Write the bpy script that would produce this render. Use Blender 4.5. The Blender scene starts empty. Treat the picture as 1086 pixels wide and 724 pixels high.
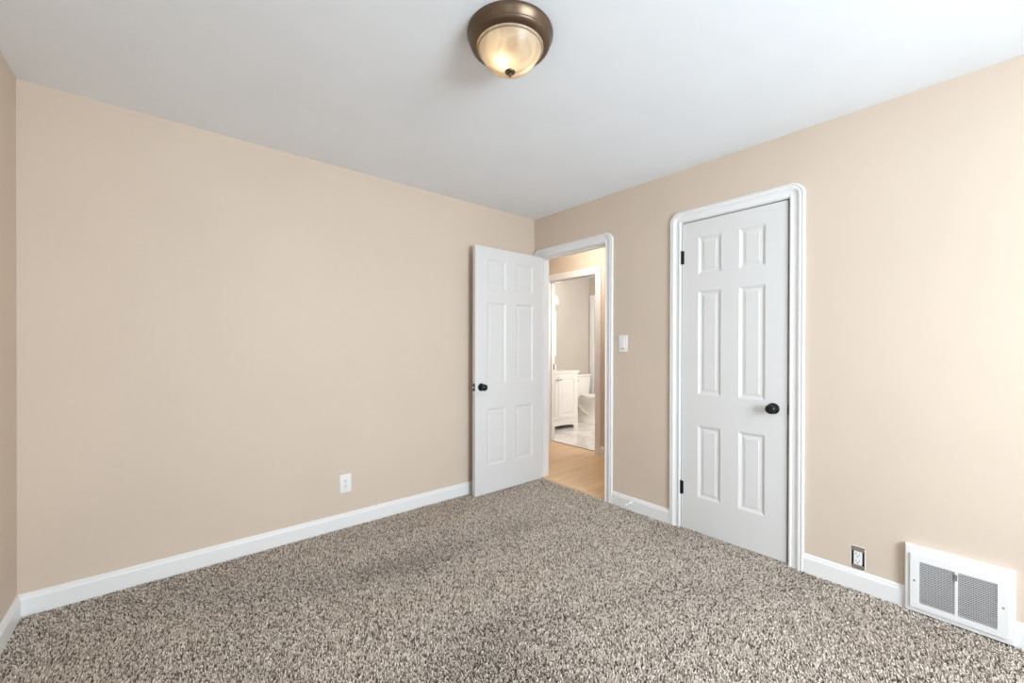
import bpy, bmesh, math, random
import numpy as np
from mathutils import Vector, Matrix
random.seed(7)
SC = bpy.context.scene
COL = SC.collection

# ------------------------------------------------------------------ camera, world, lights, exposure
FPX, SHIFT = 437.125, 6.795
cam_d = bpy.data.cameras.new('camera'); cam = bpy.data.objects.new('camera', cam_d); COL.objects.link(cam)
cam_d.sensor_width = 36.0; cam_d.lens = FPX / 1086 * 36.0; cam_d.shift_y = SHIFT / 1086; cam_d.clip_start = 0.02
rv, uv, fv = (0.76475002, -0.64432282, 0.00234676), (0.000422, 0.00414306, 0.99999133), (0.64432696, 0.7647424, -0.00344031)
cam.matrix_world = Matrix(((rv[0], uv[0], -fv[0], -2.70433), (rv[1], uv[1], -fv[1], -2.88070), (rv[2], uv[2], -fv[2], 1.23218), (0, 0, 0, 1)))
SC.camera = cam

W_, D_, H_ = 3.219, 4.55, 2.44           # bedroom width, depth and height; the far corner is the origin
ZF = -0.012                               # sub floor level under the carpet

world = bpy.data.worlds.new('world'); SC.world = world; world.use_nodes = True
bg = world.node_tree.nodes['Background']; bg.inputs[0].default_value = (0.80, 0.90, 1.0, 1); bg.inputs[1].default_value = 2.5

def area_light(name, loc, rot, sx, sy, power, color, spread=math.pi):
    l = bpy.data.lights.new(name, 'AREA'); l.shape = 'RECTANGLE'; l.size = sx; l.size_y = sy; l.energy = power; l.color = color
    l.spread = spread
    o = bpy.data.objects.new(name, l); o.location = loc; o.rotation_euler = rot; COL.objects.link(o); return o
def point_light(name, loc, power, color, radius=0.03):
    l = bpy.data.lights.new(name, 'POINT'); l.energy = power; l.color = color; l.shadow_soft_size = radius
    o = bpy.data.objects.new(name, l); o.location = loc; COL.objects.link(o); return o
R90 = math.pi / 2
# daylight outside the two windows of the bedroom
WIN1 = (-2.35, -0.85, 0.75, 2.12)         # x0, x1, z0, z1 in the wall behind the camera
WIN2 = (-4.15, -2.95, 0.85, 2.10)         # y0, y1, z0, z1 in the left wall
DAY = (0.82, 0.925, 1.0)
area_light('daylight_front', ((WIN1[0]+WIN1[1])/2, -D_-0.30, 1.55), (R90-0.12, 0, 0), 1.7, 1.5, 350, DAY)
area_light('daylight_side', (-W_-0.30, (WIN2[0]+WIN2[1])/2, 1.65), (R90-0.30, 0, -R90), 1.35, 1.35, 14, DAY, 2.8)
point_light('hall_lamp', (0.50, 0.00, 2.28), 27, (1.0, 0.95, 0.84), 0.10)
area_light('bathroom_daylight', (2.4, -0.42, 1.5), (R90, 0, 0), 0.8, 0.9, 44, (1.0, 0.98, 0.95))
SC.view_settings.view_transform = 'Standard'; SC.view_settings.look = 'None'
SC.view_settings.gamma = 1.0; SC.view_settings.use_curve_mapping = False
SC.view_settings.exposure = -0.57
SC.cycles.use_denoising = True
SC.cycles.max_bounces = 12; SC.cycles.diffuse_bounces = 8
SC.cycles.sample_clamp_indirect = 6.0
SC.cycles.caustics_reflective = False; SC.cycles.caustics_refractive = False

# ------------------------------------------------------------------ materials
def mat(name, color, rough=0.5, metal=0.0, spec=0.5):
    m = bpy.data.materials.new(name); m.use_nodes = True
    b = m.node_tree.nodes['Principled BSDF']
    b.inputs['Base Color'].default_value = (*color, 1); b.inputs['Roughness'].default_value = rough
    b.inputs['Metallic'].default_value = metal; b.inputs['Specular IOR Level'].default_value = spec
    return m
def nd(m, t, **kw):
    n = m.node_tree.nodes.new(t)
    for k, v in kw.items():
        if k in n.inputs: n.inputs[k].default_value = v
        else: setattr(n, k, v)
    return n
def lk(m, a, ao, b, bi): m.node_tree.links.new(a.outputs[ao], b.inputs[bi])
def bsdf(m): return m.node_tree.nodes['Principled BSDF']
def bump_noise(m, scale, strength, dist=0.002, detail=4):
    tc = nd(m, 'ShaderNodeTexCoord'); n = nd(m, 'ShaderNodeTexNoise', Scale=scale, Detail=detail)
    bp = nd(m, 'ShaderNodeBump', Strength=strength, Distance=dist)
    lk(m, tc, 'Object', n, 'Vector'); lk(m, n, 'Fac', bp, 'Height'); lk(m, bp, 'Normal', bsdf(m), 'Normal')
    return tc, n
def mottle(m, c1, c2, scale):
    tc = nd(m, 'ShaderNodeTexCoord'); n = nd(m, 'ShaderNodeTexNoise', Scale=scale, Detail=3)
    r = nd(m, 'ShaderNodeValToRGB'); r.color_ramp.elements[0].color = (*c1, 1); r.color_ramp.elements[1].color = (*c2, 1)
    r.color_ramp.elements[0].position = 0.35; r.color_ramp.elements[1].position = 0.65
    lk(m, tc, 'Object', n, 'Vector'); lk(m, n, 'Fac', r, 'Fac'); lk(m, r, 'Color', bsdf(m), 'Base Color')

BEIGE = (0.634, 0.530, 0.436)
M_WALL = mat('beige_wall_paint', BEIGE, 0.6, spec=0.3)
mottle(M_WALL, [c*0.985 for c in BEIGE], [c*1.015 for c in BEIGE], 1.7); bump_noise(M_WALL, 160, 0.10, 0.001)
CEILC = (0.865, 0.91, 0.965)
M_CEIL = mat('white_ceiling_paint', CEILC, 0.85, spec=0.2)
mottle(M_CEIL, [c*0.985 for c in CEILC], [c*1.01 for c in CEILC], 2.5); bump_noise(M_CEIL, 14, 0.12, 0.003)
M_TRIM = mat('white_trim_paint', (0.80, 0.80, 0.80), 0.35)
bump_noise(M_TRIM, 45, 0.015, 0.001)
M_DOOR = mat('white_door_paint', (0.70, 0.695, 0.69), 0.4)
def wood_grain(m):
    tc = nd(m, 'ShaderNodeTexCoord'); mp = nd(m, 'ShaderNodeMapping'); mp.inputs['Scale'].default_value = (140, 140, 6)
    n = nd(m, 'ShaderNodeTexNoise', Scale=1.0, Detail=3); bp = nd(m, 'ShaderNodeBump', Strength=0.10, Distance=0.0012)
    lk(m, tc, 'Object', mp, 'Vector'); lk(m, mp, 'Vector', n, 'Vector'); lk(m, n, 'Fac', bp, 'Height'); lk(m, bp, 'Normal', bsdf(m), 'Normal')
wood_grain(M_DOOR)
M_BLACK = mat('black_metal', (0.012, 0.012, 0.013), 0.22, 0.3)
M_PLASTIC = mat('white_plastic', (0.82, 0.82, 0.81), 0.3)
M_SLOT = mat('dark_slot', (0.03, 0.028, 0.025), 0.7)
M_STEEL = mat('dull_steel', (0.42, 0.38, 0.32), 0.45, 0.8); bump_noise(M_STEEL, 220, 0.5, 0.002)
M_CHROME = mat('satin_nickel', (0.6, 0.58, 0.55), 0.25, 1.0)
M_BRONZE = mat('brushed_bronze', (0.14, 0.095, 0.062), 0.34, 0.75)
M_VENT = mat('white_metal_paint', (0.80, 0.80, 0.80), 0.4)
M_DUCT = mat('dark_duct', (0.06, 0.06, 0.068), 0.7)
M_CERAMIC = mat('white_ceramic', (0.82, 0.79, 0.74), 0.12)
M_VANITY = mat('white_cabinet_paint', (0.80, 0.77, 0.75), 0.4)
M_COUNTER = mat('white_cultured_marble', (0.86, 0.84, 0.80), 0.15)
M_MIRROR = mat('mirror_glass', (0.9, 0.9, 0.9), 0.02, 1.0)
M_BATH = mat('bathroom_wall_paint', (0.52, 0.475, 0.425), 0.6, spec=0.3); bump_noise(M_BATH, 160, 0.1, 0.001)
M_SUB = mat('carpet_backing', (0.10, 0.085, 0.07), 0.95, spec=0.1)
M_DRYWALL = mat('rough_plaster', (0.45, 0.38, 0.30), 0.9); bump_noise(M_DRYWALL, 120, 0.8, 0.004)

M_GLASSW = bpy.data.materials.new('window_glass'); M_GLASSW.use_nodes = True
nt = M_GLASSW.node_tree; nt.nodes.remove(bsdf(M_GLASSW))
g1 = nt.nodes.new('ShaderNodeBsdfTransparent'); g2 = nt.nodes.new('ShaderNodeBsdfGlossy'); g2.inputs['Roughness'].default_value = 0.02
mx = nt.nodes.new('ShaderNodeMixShader'); mx.inputs[0].default_value = 0.06
nt.links.new(g1.outputs[0], mx.inputs[1]); nt.links.new(g2.outputs[0], mx.inputs[2]); nt.links.new(mx.outputs[0], nt.nodes['Material Output'].inputs[0])

# frosted lamp glass: light of the bulbs inside passes through it
M_DOME = bpy.data.materials.new('frosted_alabaster_glass'); M_DOME.use_nodes = True
nt = M_DOME.node_tree; nt.nodes.remove(nt.nodes['Principled BSDF'])
tcd = nt.nodes.new('ShaderNodeTexCoord'); nsd = nt.nodes.new('ShaderNodeTexNoise'); nsd.inputs['Scale'].default_value = 7; nsd.inputs['Distortion'].default_value = 1.8
rpd = nt.nodes.new('ShaderNodeValToRGB'); rpd.color_ramp.elements[0].position = 0.35; rpd.color_ramp.elements[1].position = 0.6
rpd.color_ramp.elements[0].color = (0.58, 0.46, 0.34, 1); rpd.color_ramp.elements[1].color = (0.86, 0.74, 0.58, 1)
tr = nt.nodes.new('ShaderNodeBsdfTranslucent'); df = nt.nodes.new('ShaderNodeBsdfDiffuse'); gl = nt.nodes.new('ShaderNodeBsdfGlossy'); gl.inputs['Roughness'].default_value = 0.3
m1 = nt.nodes.new('ShaderNodeMixShader'); m1.inputs[0].default_value = 0.30; m2 = nt.nodes.new('ShaderNodeMixShader'); m2.inputs[0].default_value = 0.03
for a, b in ((tcd.outputs['Object'], nsd.inputs['Vector']), (nsd.outputs['Fac'], rpd.inputs['Fac']), (rpd.outputs[0], tr.inputs[0]), (rpd.outputs[0], df.inputs[0]),
             (tr.outputs[0], m1.inputs[1]), (df.outputs[0], m1.inputs[2]), (m1.outputs[0], m2.inputs[1]), (gl.outputs[0], m2.inputs[2]), (m2.outputs[0], nt.nodes['Material Output'].inputs[0])):
    nt.links.new(a, b)
def emit_mat(name, color, strength):
    m = bpy.data.materials.new(name); m.use_nodes = True; b = m.node_tree.nodes['Principled BSDF']
    b.inputs['Base Color'].default_value = (0.9, 0.85, 0.75, 1); b.inputs['Emission Color'].default_value = (*color, 1); b.inputs['Emission Strength'].default_value = strength
    return m
M_BULB = emit_mat('glowing_bulb_glass', (1.0, 0.86, 0.62), 2)
M_SHADE = emit_mat('lit_frosted_shade', (1.0, 0.90, 0.74), 7)

# carpet yarn: a speckle of light and dark yarns, one tone per tuft
M_CARPET = mat('speckled_carpet_yarn', (0.4, 0.36, 0.32), 0.95, spec=0.08)
geo = nd(M_CARPET, 'ShaderNodeNewGeometry'); rp = nd(M_CARPET, 'ShaderNodeValToRGB'); cr = rp.color_ramp
cr.elements[0].position = 0.0; cr.elements[0].color = (0.13, 0.098, 0.075, 1); cr.elements[1].position = 1.0; cr.elements[1].color = (0.95, 0.87, 0.77, 1)
for p_, c_ in ((0.20, (0.24, 0.19, 0.152)), (0.27, (0.47, 0.395, 0.33)), (0.60, (0.64, 0.55, 0.47)), (0.80, (0.80, 0.71, 0.62))):
    e = cr.elements.new(p_); e.color = (*c_, 1)
lk(M_CARPET, geo, 'Random Per Island', rp, 'Fac'); lk(M_CARPET, rp, 'Color', bsdf(M_CARPET), 'Base Color')

# light oak planks running along x
M_WOOD = mat('light_oak_planks', (0.6, 0.42, 0.25), 0.38)
tc = nd(M_WOOD, 'ShaderNodeTexCoord'); br = nd(M_WOOD, 'ShaderNodeTexBrick', offset=0.37, offset_frequency=2)
br.inputs['Scale'].default_value = 1.0; br.inputs['Brick Width'].default_value = 0.9; br.inputs['Row Height'].default_value = 0.085
br.inputs['Mortar Size'].default_value = 0.0010; br.inputs['Color1'].default_value = (0.86, 0.61, 0.36, 1); br.inputs['Color2'].default_value = (0.76, 0.52, 0.30, 1)
br.inputs['Mortar'].default_value = (0.36, 0.22, 0.11, 1)
mp = nd(M_WOOD, 'ShaderNodeMapping'); mp.inputs['Scale'].default_value = (3, 45, 1); ns = nd(M_WOOD, 'ShaderNodeTexNoise', Scale=1.0, Detail=4)
mxc = nd(M_WOOD, 'ShaderNodeMixRGB', blend_type='MULTIPLY'); mxc.inputs[0].default_value = 0.55
rr = nd(M_WOOD, 'ShaderNodeValToRGB'); rr.color_ramp.elements[0].position = 0.3; rr.color_ramp.elements[0].color = (0.72, 0.66, 0.60, 1); rr.color_ramp.elements[1].position = 0.65
lk(M_WOOD, tc, 'Object', br, 'Vector'); lk(M_WOOD, tc, 'Object', mp, 'Vector'); lk(M_WOOD, mp, 'Vector', ns, 'Vector'); lk(M_WOOD, ns, 'Fac', rr, 'Fac')
lk(M_WOOD, br, 'Color', mxc, 1); lk(M_WOOD, rr, 'Color', mxc, 2); lk(M_WOOD, mxc, 'Color', bsdf(M_WOOD), 'Base Color')
M_THRESH = mat('oak_threshold', (0.62, 0.42, 0.24), 0.4); M_DARKSTRIP = mat('dark_metal_strip', (0.10, 0.075, 0.05), 0.5)

# veined marble tile of the bathroom
M_MARBLE = mat('veined_marble_tile', (0.75, 0.72, 0.68), 0.2)
tc = nd(M_MARBLE, 'ShaderNodeTexCoord'); ns = nd(M_MARBLE, 'ShaderNodeTexNoise', Scale=2.6, Detail=6, Distortion=1.6)
rr = nd(M_MARBLE, 'ShaderNodeValToRGB'); rr.color_ramp.elements[0].position = 0.44; rr.color_ramp.elements[0].color = (0.72, 0.69, 0.65, 1)
rr.color_ramp.elements[1].position = 0.56; rr.color_ramp.elements[1].color = (0.86, 0.85, 0.82, 1)
br = nd(M_MARBLE, 'ShaderNodeTexBrick', offset=0.5); br.inputs['Scale'].default_value = 1.0; br.inputs['Brick Width'].default_value = 0.6; br.inputs['Row Height'].default_value = 0.3
br.inputs['Mortar Size'].default_value = 0.0015; br.inputs['Color1'].default_value = (1, 1, 1, 1); br.inputs['Color2'].default_value = (0.96, 0.96, 0.96, 1); br.inputs['Mortar'].default_value = (0.7, 0.68, 0.65, 1)
mxc = nd(M_MARBLE, 'ShaderNodeMixRGB', blend_type='MULTIPLY'); mxc.inputs[0].default_value = 1.0
lk(M_MARBLE, tc, 'Object', ns, 'Vector'); lk(M_MARBLE, ns, 'Fac', rr, 'Fac'); lk(M_MARBLE, tc, 'Object', br, 'Vector')
lk(M_MARBLE, rr, 'Color', mxc, 1); lk(M_MARBLE, br, 'Color', mxc, 2); lk(M_MARBLE, mxc, 'Color', bsdf(M_MARBLE), 'Base Color')

# ------------------------------------------------------------------ helpers
def obj(name, bm, m, parent=None, smooth=False, recalc=True):
    if recalc: bmesh.ops.recalc_face_normals(bm, faces=bm.faces)
    me = bpy.data.meshes.new(name); bm.to_mesh(me); bm.free(); me.materials.append(m)
    if smooth:
        for p in me.polygons: p.use_smooth = True
        try: me.set_sharp_from_angle(angle=math.radians(40))
        except Exception: pass
    o = bpy.data.objects.new(name, me); COL.objects.link(o)
    if parent: o.parent = parent
    return o
def tag(o, label=None, cat=None, group=None, kind=None):
    if label: o['label'] = label
    if cat: o['category'] = cat
    if group: o['group'] = group
    if kind: o['kind'] = kind
    return o
def empty(name, label, cat, loc=(0, 0, 0), rz=0, group=None, kind=None):
    o = bpy.data.objects.new(name, None); o.empty_display_size = 0.05; COL.objects.link(o)
    o.location = loc; o.rotation_euler = (0, 0, rz); return tag(o, label, cat, group, kind)
def box(bm, x0, x1, y0, y1, z0, z1, bev=0.0, seg=2):
    b2 = bmesh.new() if bev else bm
    r = bmesh.ops.create_cube(b2, size=1.0)
    for v in r['verts']:
        v.co = Vector(((x0+x1)/2 + v.co.x*(x1-x0), (y0+y1)/2 + v.co.y*(y1-y0), (z0+z1)/2 + v.co.z*(z1-z0)))
    if bev:
        bmesh.ops.bevel(b2, geom=list(b2.edges), offset=bev, segments=seg, profile=0.5, affect='EDGES')
        me = bpy.data.meshes.new('tmp'); b2.to_mesh(me); b2.free(); bm.from_mesh(me); bpy.data.meshes.remove(me)
    return bm
def nb(): return bmesh.new()
def lathe(bm, prof, seg=48, mtx=None, close=True):
    rings = []
    for r, z in prof:
        if r < 1e-6: rings.append([bm.verts.new((0, 0, z))])
        else: rings.append([bm.verts.new((r*math.cos(2*math.pi*i/seg), r*math.sin(2*math.pi*i/seg), z)) for i in range(seg)])
    for a, b in zip(rings, rings[1:]):
        for i in range(seg):
            j = (i+1) % seg
            if len(a) == 1 and len(b) == 1: continue
            if len(a) == 1: bm.faces.new((a[0], b[i], b[j]))
            elif len(b) == 1: bm.faces.new((a[i], a[j], b[0]))
            else: bm.faces.new((a[i], a[j], b[j], b[i]))
    if mtx is not None: bmesh.ops.transform(bm, matrix=mtx, verts=[v for r in rings for v in r])
    return bm
def tube(bm, pts, rad, seg=10):
    pts = [Vector(p) for p in pts]; rings = []
    for i, p in enumerate(pts):
        d = (pts[min(i+1, len(pts)-1)] - pts[max(i-1, 0)]).normalized()
        a = d.cross(Vector((0, 0, 1))) if abs(d.z) < 0.95 else d.cross(Vector((1, 0, 0))); a.normalize(); b = d.cross(a)
        r = rad[i] if isinstance(rad, (list, tuple)) else rad
        rings.append([bm.verts.new(p + (a*math.cos(t) + b*math.sin(t))*r) for t in [2*math.pi*k/seg for k in range(seg)]])
    for A, B in zip(rings, rings[1:]):
        for i in range(seg): bm.faces.new((A[i], A[(i+1) % seg], B[(i+1) % seg], B[i]))
    bm.faces.new(rings[0]); bm.faces.new(rings[-1][::-1])
    return bm
def prism(bm, loop_a, loop_b):
    A = [bm.verts.new(p) for p in loop_a]; B = [bm.verts.new(p) for p in loop_b]; n = len(A)
    for i in range(n): bm.faces.new((A[i], A[(i+1) % n], B[(i+1) % n], B[i]))
    bm.faces.new(A); bm.faces.new(B[::-1]); return bm
def wall(name, axis, f0, f1, a0, a1, z0, z1, holes, m, label, cat='wall'):
    """solid wall between f0 and f1 along `axis`, a0..a1 across, with rectangular holes (a, b, z, z)"""
    ca = sorted({a0, a1, *[h[0] for h in holes], *[h[1] for h in holes]}); cz = sorted({z0, z1, *[h[2] for h in holes], *[h[3] for h in holes]})
    bm = nb(); vs = {}
    def V(f, a, z):
        k = (f, a, z)
        if k not in vs: vs[k] = bm.verts.new((f, a, z) if axis == 'x' else (a, f, z))
        return vs[k]
    def solid(i, j):
        if i < 0 or j < 0 or i >= len(ca)-1 or j >= len(cz)-1: return False
        ma, mz = (ca[i]+ca[i+1])/2, (cz[j]+cz[j+1])/2
        return not any(h[0] < ma < h[1] and h[2] < mz < h[3] for h in holes)
    for i in range(len(ca)-1):
        for j in range(len(cz)-1):
            if not solid(i, j): continue
            A, B, C, Dd = ca[i], ca[i+1], cz[j], cz[j+1]
            for f in (f0, f1): bm.faces.new((V(f, A, C), V(f, B, C), V(f, B, Dd), V(f, A, Dd)))
            if not solid(i-1, j): bm.faces.new((V(f0, A, C), V(f1, A, C), V(f1, A, Dd), V(f0, A, Dd)))
            if not solid(i+1, j): bm.faces.new((V(f0, B, C), V(f1, B, C), V(f1, B, Dd), V(f0, B, Dd)))
            if not solid(i, j-1): bm.faces.new((V(f0, A, C), V(f1, A, C), V(f1, B, C), V(f0, B, C)))
            if not solid(i, j+1): bm.faces.new((V(f0, A, Dd), V(f1, A, Dd), V(f1, B, Dd), V(f0, B, Dd)))
    return tag(obj(name, bm, m), label, cat, kind='structure')
def slab(name, x0, x1, y0, y1, z0, z1, m, label, cat):
    return tag(obj(name, box(nb(), x0, x1, y0, y1, z0, z1), m), label, cat, kind='structure')

# ------------------------------------------------------------------ layout numbers (metres)
T = 0.115                                  # wall thickness
HX = 1.10                                  # hall side face of the bathroom wall
EY0, EY1, EZ = -0.835, -0.075, 2.065       # bedroom doorway
CY0, CY1, CZ = -2.109, -1.467, 2.075       # closet doorway
BY0, BY1, BZ = 0.137, 0.905, 2.07          # bathroom doorway
BXF, BYB = 3.02, 1.80                      # bathroom far and back walls
OUTH = (-2.440, -2.388, 0.103, 0.213)      # hole of the bare outlet

# ------------------------------------------------------------------ shell
slab('floor', -W_-0.12, 0.012, -D_-0.12, 0.12, -0.13, ZF, M_SUB, 'carpet backing under the speckled bedroom carpet', 'floor')
slab('floor_hall', 0.012, HX+0.075, -1.40, 1.95, -0.13, -0.004, M_WOOD, 'light oak plank floor of the hallway beyond the open door', 'floor')
slab('floor_bathroom', HX+0.085, BXF+0.12, -0.62, 1.95, -0.13, 0.0, M_MARBLE, 'pale veined marble tile floor of the bathroom', 'floor')
slab('trim_11', HX+0.075, HX+0.085, BY0, BY1, -0.13, 0.001, M_DARKSTRIP, 'thin dark strip between oak planks and marble tile', 'threshold')
slab('floor_closet', 0.012, 0.75, -2.35, -1.40, -0.13, -0.004, M_WOOD, 'closet floor behind the closed closet door', 'floor')
slab('ceiling', -W_-0.12, T, -D_-0.12, 0.12, H_, H_+0.1, M_CEIL, 'smooth white painted bedroom ceiling', 'ceiling')
slab('ceiling_hall', T, BXF+0.12, -1.40, 1.95, H_, H_+0.1, M_CEIL, 'white ceiling over hallway and bathroom', 'ceiling')
wall('wall_back', 'y', 0.0, 0.115, -W_-0.12, 0.0, -0.13, H_, [], M_WALL, 'long beige wall left of the open white door')
wall('wall_left', 'x', -W_-0.115, -W_, -D_-0.115, 0.0, -0.13, H_, [WIN2], M_WALL, 'narrow strip of beige wall at the left edge')
wall('wall_front', 'y', -D_-0.115, -D_, -W_, 0.0, -0.13, H_, [WIN1], M_WALL, 'beige wall with a window behind the camera')
wall('wall_right', 'x', 0.0, T, -D_-0.115, 1.95, -0.13, H_,
     [(EY0-0.02, EY1+0.02, -0.13, EZ+0.02), (CY0-0.02, CY1+0.02, -0.13, CZ+0.02), OUTH, (-2.890, -2.626, 0.040, 0.257)], M_WALL, 'beige wall holding the doorway, closet door and vent')
wall('wall_hall', 'x', HX, HX+T, -1.40, BYB, -0.13, H_, [(BY0-0.02, BY1+0.02, -0.13, BZ+0.02)], M_WALL, 'cream hallway wall around the bathroom doorway')
wall('wall_hall_right', 'y', -1.40, -1.30, T, HX+T, -0.13, H_, [], M_WALL, 'right end wall of the hallway')
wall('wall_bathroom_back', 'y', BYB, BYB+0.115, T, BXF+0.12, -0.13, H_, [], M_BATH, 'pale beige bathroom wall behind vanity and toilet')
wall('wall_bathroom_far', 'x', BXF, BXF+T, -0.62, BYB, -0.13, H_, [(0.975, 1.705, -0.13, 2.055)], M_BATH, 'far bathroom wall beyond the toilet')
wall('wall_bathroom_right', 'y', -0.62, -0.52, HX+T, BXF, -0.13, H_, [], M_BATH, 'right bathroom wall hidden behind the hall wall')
wall('wall_closet', 'x', 0.75, 0.80, -2.40, -1.40, -0.13, H_, [], M_WALL, 'back wall inside the closet')
wall('wall_closet_right', 'y', -2.40, -2.35, T, 0.75, -0.13, H_, [], M_WALL, 'side wall inside the closet')
slab('ceiling_closet', T, 0.80, -2.40, -1.40, H_, H_+0.1, M_CEIL, 'closet ceiling behind the closet door', 'ceiling')

# ------------------------------------------------------------------ carpet pile (one mass of short tufts)
def carpet():
    rng = np.random.default_rng(3); sp = 0.0062
    x = np.arange(-W_+0.018, 0.006, sp); y = np.arange(-D_+0.02, -0.018, sp)
    X, Y = np.meshgrid(x, y); X = X.ravel(); Y = Y.ravel(); k_ = ~((X > -0.0325) & (Y > -2.938) & (Y < -2.579)); X = X[k_]; Y = Y[k_]; n = X.size
    X = X + rng.uniform(-.0026, .0026, n); Y = Y + rng.uniform(-.0026, .0026, n)
    # lanes the pile was brushed in: a slow field that turns the lean of the tufts
    f = np.zeros(n)
    for k in range(14):
        a = rng.normal(1.40, 0.45); L = rng.uniform(0.28, 1.1); ph = rng.uniform(0, 6.28)
        f += np.sin((X*math.cos(a) + Y*math.sin(a))*2*math.pi/L + ph)*L
    f /= np.abs(f).max()
    lx = 0.0050*f + rng.normal(0, 0.0013, n); ly = 0.0065*f + rng.normal(0, 0.0013, n)
    h = 0.0100 + 0.0050*rng.random(n); h += 0.0016*f
    r0 = 0.0034 + 0.0011*rng.random(n); r1 = r0*(0.62 + 0.25*rng.random(n)); rot = rng.uniform(0, 2*math.pi, n)
    V = np.zeros((n, 7, 3), np.float32)
    for k in range(3):
        a = rot + k*2*math.pi/3
        V[:, k, 0] = X + r0*np.cos(a); V[:, k, 1] = Y + r0*np.sin(a); V[:, k, 2] = ZF
        b = a + 0.7
        V[:, 3+k, 0] = X + lx + r1*np.cos(b); V[:, 3+k, 1] = Y + ly + r1*np.sin(b); V[:, 3+k, 2] = ZF + h*(0.72 + 0.12*rng.random(n))
    V[:, 6, 0] = X + 1.5*lx; V[:, 6, 1] = Y + 1.5*ly; V[:, 6, 2] = ZF + h
    V[..., 0] = np.clip(V[..., 0], -W_+0.002, 0.012); V[..., 1] = np.clip(V[..., 1], -D_+0.002, -0.002)
    tri = np.array([[0, 1, 4], [0, 4, 3], [1, 2, 5], [1, 5, 4], [2, 0, 3], [2, 3, 5], [3, 4, 6], [4, 5, 6], [5, 3, 6]])
    F = (tri[None] + (np.arange(n)*7)[:, None, None]).reshape(-1)
    me = bpy.data.meshes.new('carpet'); me.vertices.add(n*7); me.vertices.foreach_set('co', V.ravel())
    nf = n*9; me.loops.add(nf*3); me.loops.foreach_set('vertex_index', F.astype(np.int32)); me.polygons.add(nf)
    me.polygons.foreach_set('loop_start', np.arange(0, nf*3, 3, dtype=np.int32)); me.polygons.foreach_set('loop_total', np.full(nf, 3, np.int32))
    me.update(calc_edges=True); me.materials.append(M_CARPET)
    o = bpy.data.objects.new('carpet_pile', me); COL.objects.link(o)
    tag(o, 'speckled beige and brown carpet pile covering the bedroom floor', 'carpet', kind='stuff')
carpet()

# ------------------------------------------------------------------ baseboards
BBP = [(0, ZF), (0.0145, ZF), (0.0145, 0.071), (0.0135, 0.076), (0.0105, 0.081), (0.0095, 0.089), (0.006, 0.094), (0, 0.096)]
def base(name, axis, wallc, sgn, a0, a1, label, m0=0, m1=0):
    """profile swept along a wall; m0/m1 mitre the ends by the profile depth"""
    A = []; B = []
    for d, z in BBP:
        for L, a, mm in ((A, a0, m0), (B, a1, m1)):
            aa = a + mm*d; L.append((wallc + sgn*d, aa, z) if axis == 'x' else (aa, wallc + sgn*d, z))
    return tag(obj(name, prism(nb(), A, B), M_TRIM), label, 'baseboard', kind='structure')
base('baseboard_back', 'y', 0, -1, -W_, 0.0, 'white baseboard along the long left beige wall', 1, -1)
base('baseboard_left', 'x', -W_, 1, -D_, 0.0, 'short white baseboard in the bottom left corner of photo', 1, -1)
base('baseboard_front', 'y', -D_, 1, -W_, 0.0, 'white baseboard of the wall behind the camera', 1, -1)
base('baseboard_right_1', 'x', 0, -1, -1.403, -0.909, 'white baseboard between doorway and closet door, with door stop')
base('baseboard_right_2', 'x', 0, -1, -2.592, -2.171, 'white baseboard under the bare outlet, left of vent')
base('baseboard_right_3', 'x', 0, -1, -D_, -2.924, 'white baseboard to the right of the floor vent', 1, 0)
base('baseboard_hall', 'x', HX, -1, -1.30, BY0-0.082, 'white baseboard in the hallway beside bathroom door casing')
base('baseboard_hall_2', 'x', HX, -1, BY1+0.082, BYB, 'white baseboard in the hallway left of bathroom door')
base('baseboard_bathroom', 'y', BYB, -1, 2.16, BXF, 'white baseboard behind the toilet')

# ------------------------------------------------------------------ door casings with rounded corner blocks
CW = 0.0725
CPR = [(0, 0), (0, 0.010), (0.004, 0.0125), (0.010, 0.0125), (0.013, 0.0075), (0.030, 0.0090), (0.040, 0.0135), (0.0445, 0.0178), (0.052, 0.0190),
       (0.0550, 0.0120), (0.0600, 0.0120), (0.063, 0.0175), (0.069, 0.0170), (CW, 0.0130), (CW, 0)]
FPR = [(0, 0), (0, 0.012), (0.003, 0.015), (0.070, 0.017), (0.078, 0.015), (0.078, 0)]
def casing(parent, xf, sgn, y0, y1, z0, zt, prof, rounded):
    """y0 < y1 inner edges, zt inner top, on plane x = xf facing sgn"""
    w = prof[-1][0]
    for y, s in ((y0, -1), (y1, 1)):
        top = [(xf + sgn*d, y + s*u, zt + (0 if rounded else u)) for u, d in prof]
        obj('casing_leg', prism(nb(), [(xf + sgn*d, y + s*u, z0) for u, d in prof], top), M_TRIM, parent)
    e = 0 if rounded else 1
    obj('casing_head', prism(nb(), [(xf + sgn*d, y0 - e*u, zt + u) for u, d in prof], [(xf + sgn*d, y1 + e*u, zt + u) for u, d in prof]), M_TRIM, parent)
    if rounded:
        for y, s in ((y0, -1), (y1, 1)):
            bm = nb(); N = 10; rings = []
            for k in range(N+1):
                t = k/N*R90
                rings.append([bm.verts.new((xf + sgn*(d + (0.0012 if d else 0)), y + s*(u*1.02)*math.cos(t), zt + (u*1.02)*math.sin(t))) for u, d in prof])
            n = len(prof)
            for A, B in zip(rings, rings[1:]):
                for i in range(n):
                    j = (i+1) % n
                    bm.faces.new((A[i], A[j], B[j], B[i]))
            bm.faces.new(rings[0]); bm.faces.new(rings[-1][::-1])
            bmesh.ops.remove_doubles(bm, verts=bm.verts, dist=1e-6)
            obj('casing_corner', bm, M_TRIM, parent)
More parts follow.
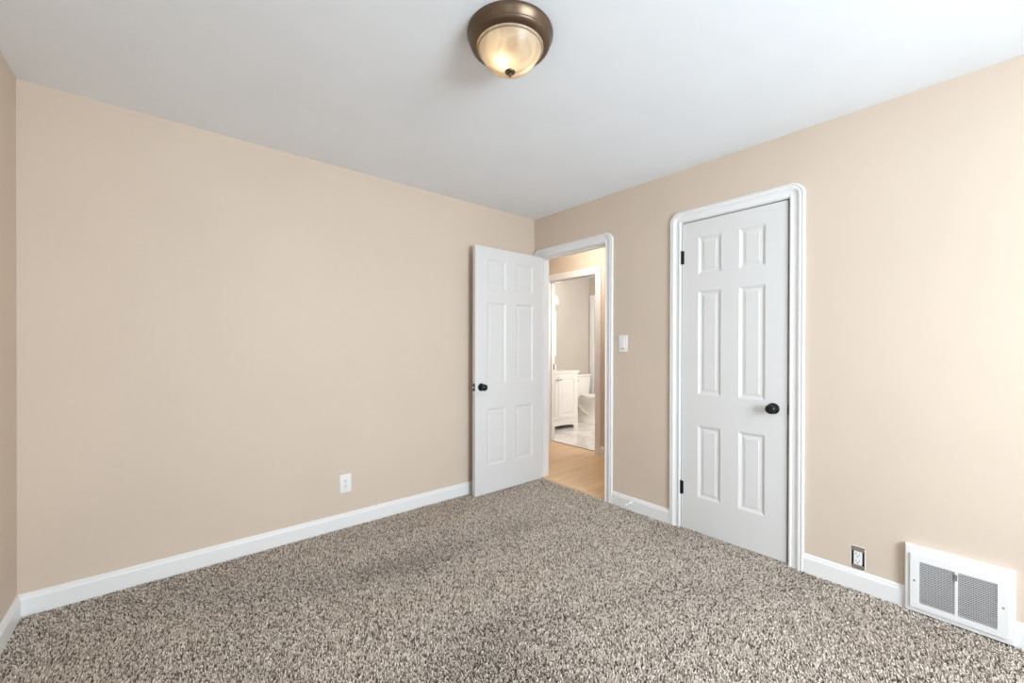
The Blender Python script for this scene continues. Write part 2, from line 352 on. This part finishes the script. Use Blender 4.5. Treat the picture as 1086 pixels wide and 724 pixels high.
def jambs(parent, x0, x1, y0, y1, z0, zt, stop_x=None):
    obj('jamb', box(nb(), x0, x1, y0-0.019, y0, z0, zt), M_TRIM, parent)
    obj('jamb', box(nb(), x0, x1, y1, y1+0.019, z0, zt), M_TRIM, parent)
    obj('head_jamb', box(nb(), x0, x1, y0-0.019, y1+0.019, zt, zt+0.019), M_TRIM, parent)
    if stop_x:
        s0, s1 = stop_x; bm = nb()
        box(bm, s0, s1, y0, y0+0.011, z0, zt); box(bm, s0, s1, y1-0.011, y1, z0, zt); box(bm, s0, s1, y0+0.011, y1-0.011, zt-0.011, zt)
        obj('stop_moulding', bm, M_TRIM, parent)
t1 = empty('trim_1', 'white casing of the open bedroom doorway to the hall', 'door casing', (0, EY0, 0), kind='structure')
t1.location = (0, 0, 0)
casing(t1, 0, -1, EY0-0.001, EY1+0.001, ZF, EZ+0.003, CPR, True)
jambs(t1, 0.0, T, EY0, EY1, ZF, EZ, (0.040, 0.075))
casing(t1, T, 1, EY0-0.004, EY1+0.004, -0.004, EZ+0.004, FPR, False)
obj('strike_plate', box(nb(), 0.005, 0.034, EY0-0.001, EY0+0.0015, 0.925, 0.995), M_BLACK, t1)
t2 = empty('trim_2', 'white casing around the closed closet door', 'door casing', kind='structure')
casing(t2, 0, -1, CY0-0.001, CY1+0.001, ZF, CZ+0.003, CPR, True)
jambs(t2, 0.0, T, CY0, CY1, ZF, CZ, (0.042, 0.075))
t3 = empty('trim_3', 'flat white casing of the bathroom doorway across hall', 'door casing', kind='structure')
casing(t3, HX, -1, BY0-0.002, BY1+0.002, -0.004, BZ+0.002, FPR, False)
jambs(t3, HX, HX+T, BY0, BY1, -0.004, BZ, (HX+0.05, HX+0.085))
casing(t3, HX+T, 1, BY0-0.002, BY1+0.002, 0.0, BZ+0.002, FPR, False)
obj('strike_plate', box(nb(), HX+0.082, HX+0.112, BY1-0.0015, BY1+0.001, 0.925, 0.998), M_BLACK, t3)
tag(obj('trim_12', box(nb(), -0.004, 0.030, EY0, EY1, ZF, 0.0015, 0.003), M_THRESH), 'narrow oak strip where carpet meets the hall planks', 'threshold', kind='structure')

# ------------------------------------------------------------------ six panel doors
def door_slab(w, h, t, xs, zs):
    """xs = [(x0,x1),(x0,x1)], zs = [(z0,z1)*3]; front at y=0 (facing -y), back at y=t; moulded panels on both sides"""
    bm = nb()
    cx = sorted({0, w, *[v for p in xs for v in p]}); cz = sorted({0, h, *[v for p in zs for v in p]})
    for face, sg in ((0.0, 1), (t, -1)):
        for i in range(len(cx)-1):
            for j in range(len(cz)-1):
                a, b, c, d = cx[i], cx[i+1], cz[j], cz[j+1]
                if (a, b) in xs and (c, d) in zs:
                    prev = None
                    for ins, dep in ((0, 0), (0.002, 0.0018), (0.016, 0.0085), (0.018, 0.0088), (0.034, 0.0070), (0.0355, 0.0050), (0.037, 0.0048)):
                        r = [bm.verts.new((px, face + sg*dep, pz)) for px, pz in ((a+ins, c+ins), (b-ins, c+ins), (b-ins, d-ins), (a+ins, d-ins))]
                        if prev:
                            for k in range(4): bm.faces.new((prev[k], prev[(k+1) % 4], r[(k+1) % 4], r[k]))
                        prev = r
                    bm.faces.new(prev)
                else:
                    bm.faces.new([bm.verts.new((px, face, pz)) for px, pz in ((a, c), (b, c), (b, d), (a, d))])
    for k in range(2):
        for j in range(len(cz)-1):
            X = (0, w)[k]; bm.faces.new([bm.verts.new(p) for p in ((X, 0, cz[j]), (X, t, cz[j]), (X, t, cz[j+1]), (X, 0, cz[j+1]))])
        for i in range(len(cx)-1):
            Z = (0, h)[k]; bm.faces.new([bm.verts.new(p) for p in ((cx[i], 0, Z), (cx[i+1], 0, Z), (cx[i+1], t, Z), (cx[i], t, Z))])
    bmesh.ops.remove_doubles(bm, verts=bm.verts, dist=1e-5)
    return bm
KNOB = [(0, 0.0), (0.0325, 0.0), (0.0325, 0.004), (0.030, 0.008), (0.020, 0.0105), (0.0125, 0.013), (0.0115, 0.024), (0.0135, 0.030), (0.022, 0.035), (0.0268, 0.042), (0.0275, 0.049),
        (0.0255, 0.056), (0.019, 0.0605), (0.010, 0.0622), (0, 0.0625)]
ROS, HANDLE = KNOB[:6] + [(0, 0.013)], [(0, 0.012)] + KNOB[5:]
def knob(parent, loc, mtx):
    m = Matrix.Translation(loc) @ mtx
    k = obj('door_knob', lathe(nb(), HANDLE, 40, m), M_BLACK, parent, smooth=True)
    obj('rosette', lathe(nb(), ROS, 40, m), M_BLACK, k, smooth=True)
RY = Matrix.Rotation(R90, 4, 'X')           # lathe axis z -> -y
RYB = Matrix.Rotation(-R90, 4, 'X')
def hinge(parent, x, y, z, leaf_dir=1):
    bm = nb(); lathe(bm, [(0, -0.045), (0.0058, -0.045), (0.0058, 0.045), (0.0035, 0.048), (0, 0.048)], 12, Matrix.Translation((x, y, z)))
    box(bm, x, x + leaf_dir*0.018, y+0.002, y+0.005, z-0.044, z+0.044)
    obj('hinge', bm, M_BLACK, parent)

# closed closet door: local x runs to -y in the room, front faces -x
DW, DH = 0.6255, 2.066
d2 = empty('door_2', 'closed white six-panel closet door with black knob', 'door', (0.003, CY1-0.005, 0.002), -R90, kind='structure')
# rotation -90: local x -> -y, local -y -> -x
obj('door_slab', door_slab(DW, DH, 0.035, [(0.112, 0.258), (0.366, 0.512)], [(0.232, 0.708), (0.915, 1.600), (1.712, 1.958)]), M_DOOR, d2)
knob(d2, (0.556, 0.0, 0.873), RY)
hinge(d2, -0.003, -0.004, 1.838); hinge(d2, -0.003, -0.004, 0.272)
obj('latch_plate', box(nb(), DW-0.0005, DW+0.0015, 0.004, 0.030, 0.845, 0.902), M_BLACK, d2)

# open bedroom door: stands out from the jamb, parallel to the long wall
d1 = empty('door_1', 'open white six-panel bedroom door beside the long wall', 'door', (-0.012, -0.123, 0.012), math.pi, kind='structure')
# rotated by 180: local x -> -x, local y -> -y ; local back (y=t) faces the camera
EW, EH = 0.760, 2.055
d1.location = (-0.012, -0.088, 0.005)
obj('door_slab', door_slab(EW, EH, 0.035, [(0.120, 0.325), (0.435, 0.640)], [(0.232, 0.708), (0.915, 1.600), (1.712, 1.958)]), M_DOOR, d1)
knob(d1, (0.700, 0.035, 0.892), RYB); knob(d1, (0.700, 0.0, 0.892), RY)
lp = obj('latch_plate', box(nb(), EW-0.0005, EW+0.0012, 0.005, 0.030, 0.862, 0.922), M_BLACK, d1)
obj('latch_bolt', box(nb(), EW+0.001, EW+0.011, 0.011, 0.024, 0.884, 0.900, 0.002), M_CHROME, lp)
hinge(d1, -0.002, 0.0, 1.838, -1); hinge(d1, -0.002, 0.0, 0.272, -1)

# ------------------------------------------------------------------ ceiling light
LX, LY = -1.678, -1.647
def ceiling_light():
    r = empty('ceiling_light', 'round bronze ceiling light with lit frosted glass dome', 'ceiling light', (LX, LY, H_))
    obj('pan', lathe(nb(), [(0, 0), (0.1655, 0), (0.1665, -0.004), (0.1655, -0.012), (0.160, -0.020), (0.1575, -0.027), (0.153, -0.033), (0.1525, -0.036), (0.1545, -0.039), (0.1515, -0.044),
                            (0.143, -0.050), (0.134, -0.053), (0.1310, -0.0535), (0.1305, -0.044), (0.145, -0.030), (0.150, -0.010), (0, -0.010)], 72), M_BRONZE, r, smooth=True)
    dp = [(0.1292, -0.0540), (0.1285, -0.0575), (0.1255, -0.0600), (0.1215, -0.0600)]
    for k in range(1, 17):
        t = k/16; dp.append((0.1215*(1-t)**0.72*(1+0.10*math.sin(math.pi*t)) if k < 16 else 0.0, -0.0600 - 0.080*math.sin(t*R90)**1.05))
    prof = [(0.1292, -0.046)] + dp
    obj('glass_dome', lathe(nb(), prof, 72), M_DOME, r, smooth=True)
    obj('finial', lathe(nb(), [(0, -0.138), (0.018, -0.139), (0.0205, -0.142), (0.019, -0.146), (0.010, -0.149), (0.006, -0.151), (0.0048, -0.154), (0.0055, -0.157), (0.004, -0.161), (0, -0.163)], 32), M_BRONZE, r, smooth=True)
    for bx, by, pw in ((-0.040, -0.008, 0.26), (0.050, -0.030, 0.07)):
        obj('bulb', lathe(nb(), [(0, -0.012), (0.012, -0.014), (0.013, -0.030), (0.021, -0.045), (0.023, -0.056), (0.018, -0.070), (0, -0.078)], 24, Matrix.Translation((bx, by, 0))), M_BULB, r, smooth=True)
        point_light('bulb_light', (LX+bx, LY+by, H_-0.104), pw, (1.0, 0.84, 0.62), 0.008)
    return r
ceiling_light()

# ------------------------------------------------------------------ outlets, switch, stop
def slots(bm, cx, y, cz):
    box(bm, cx-0.0075, cx-0.0052, y-0.0006, y+0.001, cz-0.002, cz+0.0065); box(bm, cx+0.0052, cx+0.0075, y-0.0006, y+0.001, cz-0.001, cz+0.0055)
    lathe(bm, [(0, 0), (0.0028, 0), (0.0028, 0.0014), (0, 0.0014)], 12, Matrix.Translation((cx, y+0.0008, cz-0.009)) @ RY)
def rounded_rect(bm, w, h, r, y0, y1, cx=0, cz=0):
    pts = []
    for qx, qz, a in ((1, 1, 0), (-1, 1, R90), (-1, -1, 2*R90), (1, -1, 3*R90)):
        for k in range(5): t = a + k/4*R90; pts.append((cx + qx*(w/2-r) + r*math.cos(t), cz + qz*(h/2-r) + r*math.sin(t)))
    return prism(bm, [(x, y0, z) for x, z in pts], [(x, y1, z) for x, z in pts])
# local frame: faces -y, origin at the wall surface
o1 = empty('wall_outlet', 'white outlet with cover plate low on long beige wall', 'electrical outlet', (-1.762, 0, 0.297))
obj('cover_plate', box(nb(), -0.038, 0.038, -0.006, -0.0005, -0.062, 0.062, 0.0025, 3), M_PLASTIC, o1, smooth=True)
obj('receptacle', rounded_rect(nb(), 0.034, 0.067, 0.003, -0.0085, -0.004), M_PLASTIC, o1)
bm = nb(); slots(bm, 0, -0.0086, 0.019); slots(bm, 0, -0.0086, -0.015); tag(obj('socket_slots', bm, M_SLOT, o1), 'dark socket slots')
for z in (0.048, -0.048): obj('screw', lathe(nb(), [(0, 0), (0.003, 0), (0.0025, 0.001), (0, 0.0012)], 12, Matrix.Translation((0, -0.0058, z)) @ RY), M_PLASTIC, o1)

cyo, czo = (OUTH[0]+OUTH[1])/2, (OUTH[2]+OUTH[3])/2
o2 = empty('bare_outlet', 'white outlet without cover plate above baseboard near vent', 'electrical outlet', (0, cyo, czo), -R90)
wd, hd = (OUTH[1]-OUTH[0])/2, (OUTH[3]-OUTH[2])/2
bm = nb(); box(bm, -wd+0.001, wd-0.001, 0.045, 0.047, -hd+0.001, hd-0.001)
for s in (-1, 1):
    box(bm, min(s*(wd-0.002), s*(wd-0.0005)), max(s*(wd-0.002), s*(wd-0.0005)), 0.004, 0.046, -hd+0.001, hd-0.001)
    box(bm, -wd+0.001, wd-0.001, 0.004, 0.046, min(s*(hd-0.002), s*(hd-0.0005)), max(s*(hd-0.002), s*(hd-0.0005)))
tag(obj('outlet_box', bm, M_SLOT, o2), 'dark recessed electrical box')
obj('receptacle', box(nb(), -0.0165, 0.0165, -0.006, 0.030, -0.0335, 0.0335, 0.0018), M_PLASTIC, o2)
bm = nb(); slots(bm, 0, -0.0061, 0.019); slots(bm, 0, -0.0061, -0.015); tag(obj('socket_slots', bm, M_SLOT, o2), 'dark socket slots')
rng = random.Random(5)
for s in (-1, 1):
    bm = nb()
    outline = [(-0.026, 0.036), (-0.019, 0.034), (0.019, 0.034), (0.026, 0.038), (0.025, 0.050), (0.018, 0.056), (0.010, 0.053), (0.003, 0.058), (-0.008, 0.054), (-0.016, 0.059), (-0.024, 0.052)]
    A = [(x + rng.uniform(-.0012, .0012), s*z) for x, z in outline]
    prism(bm, [(x, -0.0035, z) for x, z in A], [(x, -0.0006, z) for x, z in A])
    ms = tag(obj('mounting_ear', bm, M_STEEL, o2), 'dull metal mounting ear with torn paint')
    obj('screw', lathe(nb(), [(0, 0), (0.0045, 0), (0.004, 0.002), (0, 0.0026)], 12, Matrix.Translation((0, -0.003, s*0.044)) @ RY), M_STEEL, ms)
bm = nb()
for x0, x1, z0, z1 in ((-0.031, -0.026, -0.055, 0.056), (0.026, 0.031, -0.058, 0.050), (-0.026, 0.028, 0.056, 0.061), (-0.028, 0.026, -0.062, -0.0555)):
    box(bm, x0, x1, -0.0014, -0.0002, z0, z1, 0.0005, 1)
tag(obj('plaster_edge', bm, mat('bare_plaster', (0.78, 0.74, 0.68), 0.9), o2), 'ragged pale plaster edge of the hole')

s1 = empty('light_switch', 'white rocker light switch between doorway and closet', 'light switch', (0, -1.0035, 1.256), -R90)
obj('switch_plate', box(nb(), -0.0385, 0.0385, -0.0065, -0.0005, -0.0635, 0.0635, 0.0028, 3), M_PLASTIC, s1, smooth=True)
A = [(-0.0165, -0.0335), (0.0165, -0.0335), (0.0165, 0.0335), (-0.0165, 0.0335)]
bm = nb(); prism(bm, [(x, -0.0045, z) for x, z in A], [(x, (-0.0078 if z > 0 else -0.0115), z) for x, z in A]); obj('rocker', bm, M_PLASTIC, s1)
tag(obj('rocker_gap', box(nb(), -0.0125, 0.0125, -0.0072, -0.0064, -0.040, -0.0345), mat('grey_gap', (0.16, 0.15, 0.14), 0.6), s1), 'dark slot under the rocker')

ds = empty('door_stop', 'small white spring door stop on baseboard beside doorway', 'door stop', (-0.0145, -1.085, 0.056))
bm = nb(); pts = []
for k in range(120):
    t = k*2*math.pi/10; pts.append((-0.006 - 0.050*k/119, 0.0052*math.cos(t), 0.0052*math.sin(t)))
tube(bm, pts, 0.0011, 6); obj('spring', bm, M_PLASTIC, ds)
MX = Matrix.Rotation(-R90, 4, 'Y')           # lathe z -> -x
obj('base', lathe(nb(), [(0, 0), (0.011, 0), (0.010, 0.004), (0.006, 0.007), (0, 0.007)], 20, MX), M_PLASTIC, ds, smooth=True)
obj('rubber_tip', lathe(nb(), [(0, 0.055), (0.0075, 0.055), (0.0085, 0.060), (0.008, 0.068), (0.005, 0.071), (0, 0.071)], 20, MX), M_PLASTIC, ds, smooth=True)

# ------------------------------------------------------------------ return air vent on the right wall
v = empty('return_air_vent', 'white louvred return air vent on baseboard, right corner', 'vent', (0, -2.758, 0), -R90)
# local x -> -y (to the right in the photo), faces -y ; width 0.334
VW = 0.167
bm = nb(); fz0, fz1 = -0.0005, 0.306
def ringbox(bm, x0, x1, z0, z1, ix0, ix1, iz0, iz1, yb, yf, ch=0.0):
    o_ = [(x0, z0), (x1, z0), (x1, z1), (x0, z1)]; i_ = [(ix0, iz0), (ix1, iz0), (ix1, iz1), (ix0, iz1)]
    oc = [(x0+ch, z0+ch), (x1-ch, z0+ch), (x1-ch, z1-ch), (x0+ch, z1-ch)]
    L = [[bm.verts.new((x, yb, z)) for x, z in o_], [bm.verts.new((x, yf+ch, z)) for x, z in o_], [bm.verts.new((x, yf, z)) for x, z in oc],
         [bm.verts.new((x, yf, z)) for x, z in i_], [bm.verts.new((x, yb, z)) for x, z in i_]]
    for A, B in zip(L, L[1:] + L[:1]):
        for k in range(4): bm.faces.new((A[k], A[(k+1) % 4], B[(k+1) % 4], B[k]))
ringbox(bm, -VW, VW, fz0, fz1, -VW+0.028, VW-0.028, 0.034, 0.262, -0.0005, -0.030, 0.004)
obj('outer_frame', bm, M_VENT, v)
pl0, pl1, pz0, pz1 = -0.147, 0.147, 0.024, 0.273
oL, oR = (-0.116, -0.005), (0.005, 0.117); oz = (0.049, 0.242)
bm = nb()
ys = [-0.0302, -0.0385]
def plate(bm, xs, zs, holes, y0, y1):
    for i in range(len(xs)-1):
        for j in range(len(zs)-1):
            if (i, j) in holes: continue
            for y in (y0, y1): bm.faces.new([bm.verts.new((x, y, z)) for x, z in ((xs[i], zs[j]), (xs[i+1], zs[j]), (xs[i+1], zs[j+1]), (xs[i], zs[j+1]))])
    def side(x0, x1, z0, z1): bm.faces.new([bm.verts.new(p) for p in ((x0, y0, z0), (x1, y0, z1), (x1, y1, z1), (x0, y1, z0))])
    for a, b, c, d in [(xs[0], xs[-1], zs[0], zs[-1])] + [(xs[i], xs[i+1], zs[j], zs[j+1]) for i, j in holes]:
        side(a, b, c, c); side(a, b, d, d); side(a, a, c, d); side(b, b, c, d)
    bmesh.ops.remove_doubles(bm, verts=bm.verts, dist=1e-6)
plate(bm, [pl0, oL[0], oL[1], oR[0], oR[1], pl1], [pz0, oz[0], oz[1], pz1], [(1, 1), (3, 1)], -0.0302, -0.0385)
fp = obj('face_plate', bm, M_VENT, v)
for a, b in (oL, oR):
    bm = nb(); n = 27
    for k in range(n):                        # fine wavy louvres: pairs of stamped blades
        z = oz[0] + (k+0.5)*(oz[1]-oz[0])/n; S = 26
        ring = []
        for q in range(S+1):
            x = a + (b-a)*q/S; dz = 0.0009*math.cos(q*math.pi)
            ring.append([(x, -0.0382, z+0.0014+dz), (x, -0.0385, z+0.0000+dz), (x, -0.0320, z-0.0042+dz), (x, -0.0317, z-0.0030+dz)])
        R_ = [[bm.verts.new(p) for p in r] for r in ring]
        for A, B in zip(R_, R_[1:]):
            for i in range(4): bm.faces.new((A[i], A[(i+1) % 4], B[(i+1) % 4], B[i]))
        bm.faces.new(R_[0]); bm.faces.new(R_[-1][::-1])
    for q in range(1, 26):
        x = a + (b-a)*q/26; box(bm, x-0.0004, x+0.0004, -0.0330, -0.0315, oz[0], oz[1])
    obj('louvre_panel', bm, M_VENT, v)
duct = nb(); box(duct, -0.130, 0.130, 0.100, 0.104, 0.042, 0.255); box(duct, -0.130, -0.127, 0.0, 0.1, 0.042, 0.255); box(duct, 0.127, 0.130, 0.0, 0.1, 0.042, 0.255); box(duct, -0.127, 0.127, 0.0, 0.1, 0.042, 0.045); box(duct, -0.127, 0.127, 0.0, 0.1, 0.252, 0.255)
tag(obj('duct', duct, M_DUCT, v), 'dark grey duct behind the louvres')
bm = nb(); box(bm, -0.0025, 0.0025, -0.0455, -0.0385, 0.205, 0.232, 0.0012); tag(obj('damper_lever', bm, M_CHROME, v), 'small metal damper lever')
for x in (-0.133, 0.133):
    obj('screw', lathe(nb(), [(0, 0), (0.0042, 0), (0.0036, 0.0016), (0, 0.0022)], 14, Matrix.Translation((x, -0.0385, 0.150)) @ RY), M_CHROME, v)

# ------------------------------------------------------------------ windows behind the camera
def window(name, axis, f0, f1, rect, label):
    a0, a1, z0, z1 = rect; w = empty(name, label, 'window', kind='structure'); fm = 0.045; fy = (f0+f1)/2
    def P(bm, A0, A1, F0, F1, Z0, Z1):
        return box(bm, A0, A1, F0, F1, Z0, Z1) if axis == 'y' else box(bm, F0, F1, A0, A1, Z0, Z1)
    bm = nb(); mid = (z0+z1)/2
    P(bm, a0, a0+fm, f0, f1, z0, z1); P(bm, a1-fm, a1, f0, f1, z0, z1); P(bm, a0+fm, a1-fm, f0, f1, z0, z0+fm); P(bm, a0+fm, a1-fm, f0, f1, z1-fm, z1)
    P(bm, a0+fm, a1-fm, fy-0.02, fy+0.02, mid-0.02, mid+0.02)
    obj('window_frame', bm, M_TRIM, w)
    g = P(nb(), a0+fm, a1-fm, fy-0.003, fy+0.003, z0+fm, mid-0.02); P(g, a0+fm, a1-fm, fy-0.003, fy+0.003, mid+0.02, z1-fm)
    obj('window_pane', g, M_GLASSW, w)
window('window_1', 'y', -D_-0.10, -D_-0.01, WIN1, 'white sash window in the wall behind the camera')
window('window_2', 'x', -W_-0.10, -W_-0.01, WIN2, 'white sash window in the left wall beside the camera')

# ------------------------------------------------------------------ bathroom: vanity, mirror, light, toilet, far door
VX0, VX1, VYF, VYB = 1.245, 2.150, 1.310, BYB-0.003
vt = empty('bathroom_vanity', 'white bathroom vanity cabinet with raised panel doors', 'vanity', ((VX0+VX1)/2, VYF, 0)); hw = (VX1-VX0)/2; dpt = VYB-VYF
bm = nb()
box(bm, -hw, hw, 0.0, dpt, 0.145, 0.838)
for s in (-1, 1):
    x0, x1 = sorted((s*hw, s*(hw-0.018))); box(bm, x0, x1, 0.0, dpt, 0.0, 0.145)
arch = [(-hw, 0.0), (-hw+0.085, 0.0), (-hw+0.095, 0.040), (-hw+0.12, 0.055), (-0.2, 0.064), (0, 0.067), (0.2, 0.064), (hw-0.12, 0.055), (hw-0.095, 0.040), (hw-0.085, 0.0), (hw, 0.0), (hw, 0.145), (-hw, 0.145)]
prism(bm, [(x, -0.004, z) for x, z in arch], [(x, 0.016, z) for x, z in arch])
obj('cabinet_body', bm, M_VANITY, vt)
for s in (-1, 1):
    x0, x1 = (0.004, hw-0.060) if s > 0 else (-hw+0.060, -0.004)
    dz0, dz1 = 0.165, 0.800; b = nb(); prev = None
    box(b, x0, x1, -0.019, -0.0005, dz0, dz1)
    for fct in [f for f in b.faces if f.calc_center_median().y < -0.0185]: b.faces.remove(fct)
    for ins, y in ((0, -0.019), (0.052, -0.019), (0.058, -0.011), (0.066, -0.011), (0.088, -0.018), (0.09, -0.018)):
        r = [b.verts.new(p) for p in ((x0+ins, y, dz0+ins), (x1-ins, y, dz0+ins), (x1-ins, y, dz1-ins), (x0+ins, y, dz1-ins))]
        if prev:
            for k in range(4): b.faces.new((prev[k], prev[(k+1) % 4], r[(k+1) % 4], r[k]))
        prev = r
    b.faces.new(prev); bmesh.ops.remove_doubles(b, verts=b.verts, dist=1e-5)
    dr = obj('door', b, M_VANITY, vt)
    obj('knob', lathe(nb(), [(0, 0), (0.007, 0), (0.005, 0.008), (0.006, 0.012), (0.013, 0.017), (0.014, 0.023), (0.010, 0.028), (0, 0.029)], 20, Matrix.Translation((s*0.030, -0.019, 0.745)) @ RY), M_CHROME, dr, smooth=True)
bm = nb(); box(bm, -hw-0.008, hw+0.015, -0.022, dpt, 0.839, 0.868, 0.004); box(bm, -hw-0.008, hw+0.015, dpt-0.02, dpt, 0.868, 0.94, 0.003)
obj('countertop', bm, M_COUNTER, vt)

mi = empty('wall_mirror', 'white framed mirror on bathroom wall above the vanity', 'mirror', (1.70, BYB, 1.0))
bm = nb(); ringbox(bm, -0.45, 0.46, 0.08, 0.80, -0.41, 0.42, 0.12, 0.76, -0.001, -0.028, 0.003); obj('mirror_frame', bm, M_TRIM, mi)
obj('mirror_pane', box(nb(), -0.409, 0.419, -0.012, -0.003, 0.121, 0.759), M_MIRROR, mi)

vl = empty('vanity_light', 'lit frosted wall light above the bathroom mirror', 'wall light', (1.70, BYB, 1.98))
obj('mounting_bar', box(nb(), -0.40, 0.40, -0.030, -0.001, -0.030, 0.030, 0.006), M_CHROME, vl)
for x in (-0.35, 0.0, 0.35):
    a = obj('arm', tube(nb(), [(x, -0.028, 0), (x, -0.08, 0.0), (x, -0.115, 0.012), (x, -0.12, 0.045)], 0.007, 10), M_CHROME, vl, smooth=True)
    obj('glass_shade', lathe(nb(), [(0.0, 0.045), (0.022, 0.045), (0.026, 0.020), (0.031, -0.030), (0.036, -0.070), (0.034, -0.071), (0.028, -0.03), (0.020, 0.04), (0.0, 0.042)], 24, Matrix.Translation((x, -0.12, 0))), M_SHADE, vl, smooth=True)
point_light('vanity_light_glow', (1.95, 1.55, 1.98), 6, (1.0, 0.90, 0.76), 0.06)

TX, TYB = 2.620, BYB-0.012
tl = empty('toilet', 'white two-piece toilet beside the vanity', 'toilet', (TX, TYB, 0))
def loft(bm, secs, seg=32):
    """secs: (z, cy, rx, ry_front, ry_back)"""
    rings = []
    for z, cy, rx, rf, rb in secs:
        rings.append([bm.verts.new((rx*math.cos(t), cy + (rb if math.sin(t) > 0 else rf)*math.sin(t), z)) for t in [2*math.pi*k/seg for k in range(seg)]])
    for A, B in zip(rings, rings[1:]):
        for i in range(seg): bm.faces.new((A[i], A[(i+1) % seg], B[(i+1) % seg], B[i]))
    bm.faces.new(rings[0]); bm.faces.new(rings[-1][::-1]); return bm
bm = loft(nb(), [(0.0, -0.30, 0.150, 0.200, 0.27), (0.02, -0.30, 0.148, 0.195, 0.268), (0.045, -0.30, 0.136, 0.190, 0.262), (0.12, -0.31, 0.122, 0.180, 0.250), (0.22, -0.34, 0.126, 0.195, 0.245),
                 (0.30, -0.38, 0.150, 0.235, 0.250), (0.36, -0.41, 0.180, 0.265, 0.270), (0.395, -0.42, 0.187, 0.275, 0.285), (0.405, -0.42, 0.182, 0.270, 0.280)])
box(bm, -0.17, 0.17, -0.235, -0.01, 0.30, 0.385, 0.02)
for s in (-1, 1):
    tube(bm, [(s*0.118, -0.07, 0.330), (s*0.112, -0.16, 0.300), (s*0.105, -0.25, 0.225), (s*0.104, -0.33, 0.165), (s*0.104, -0.39, 0.15)], [0.036, 0.040, 0.042, 0.040, 0.030], 14)
    lathe(bm, [(0, 0), (0.014, 0), (0.012, 0.010), (0, 0.014)], 14, Matrix.Translation((s*0.128, -0.31, 0.028)))
obj('bowl', bm, M_CERAMIC, tl, smooth=True)
obj('seat', loft(nb(), [(0.407, -0.425, 0.188, 0.275, 0.235), (0.420, -0.425, 0.190, 0.277, 0.235), (0.425, -0.425, 0.186, 0.273, 0.233)]), M_PLASTIC, tl, smooth=True)
obj('seat_lid', loft(nb(), [(0.427, -0.425, 0.186, 0.273, 0.230), (0.440, -0.425, 0.188, 0.275, 0.230), (0.447, -0.425, 0.178, 0.262, 0.225)]), M_PLASTIC, tl, smooth=True)
bm = nb(); b8 = [(-0.195, -0.005), (0.195, -0.005), (0.195, -0.165), (-0.195, -0.165)]
prism(bm, [(x*0.94, y, 0.387) for x, y in b8], [(x*1.10, y*1.08+0.0004, 0.735) for x, y in b8])
bmesh.ops.bevel(bm, geom=list(bm.edges), offset=0.012, segments=3, profile=0.5, affect='EDGES'); tk = obj('tank', bm, M_CERAMIC, tl, smooth=True)
obj('flush_lever', box(nb(), -0.19, -0.12, -0.200, -0.186, 0.665, 0.678, 0.003), M_CHROME, tk)
obj('tank_lid', box(nb(), -0.224, 0.224, -0.192, 0.008, 0.737, 0.768, 0.009, 3), M_CERAMIC, tl, smooth=True)

t4 = empty('trim_4', 'white casing at the far bathroom corner beyond the toilet', 'door casing', kind='structure')
casing(t4, BXF, -1, 0.98, 1.70, 0.0, 2.05, FPR, False)
d3 = empty('door_3', 'white door in the far bathroom wall', 'door', (BXF+0.002, 1.698, 0.010), -R90, kind='structure')
obj('door_slab', door_slab(0.716, 2.036, 0.035, [(0.11, 0.30), (0.41, 0.60)], [(0.23, 0.70), (0.91, 1.60), (1.71, 1.95)]), M_DOOR, d3)
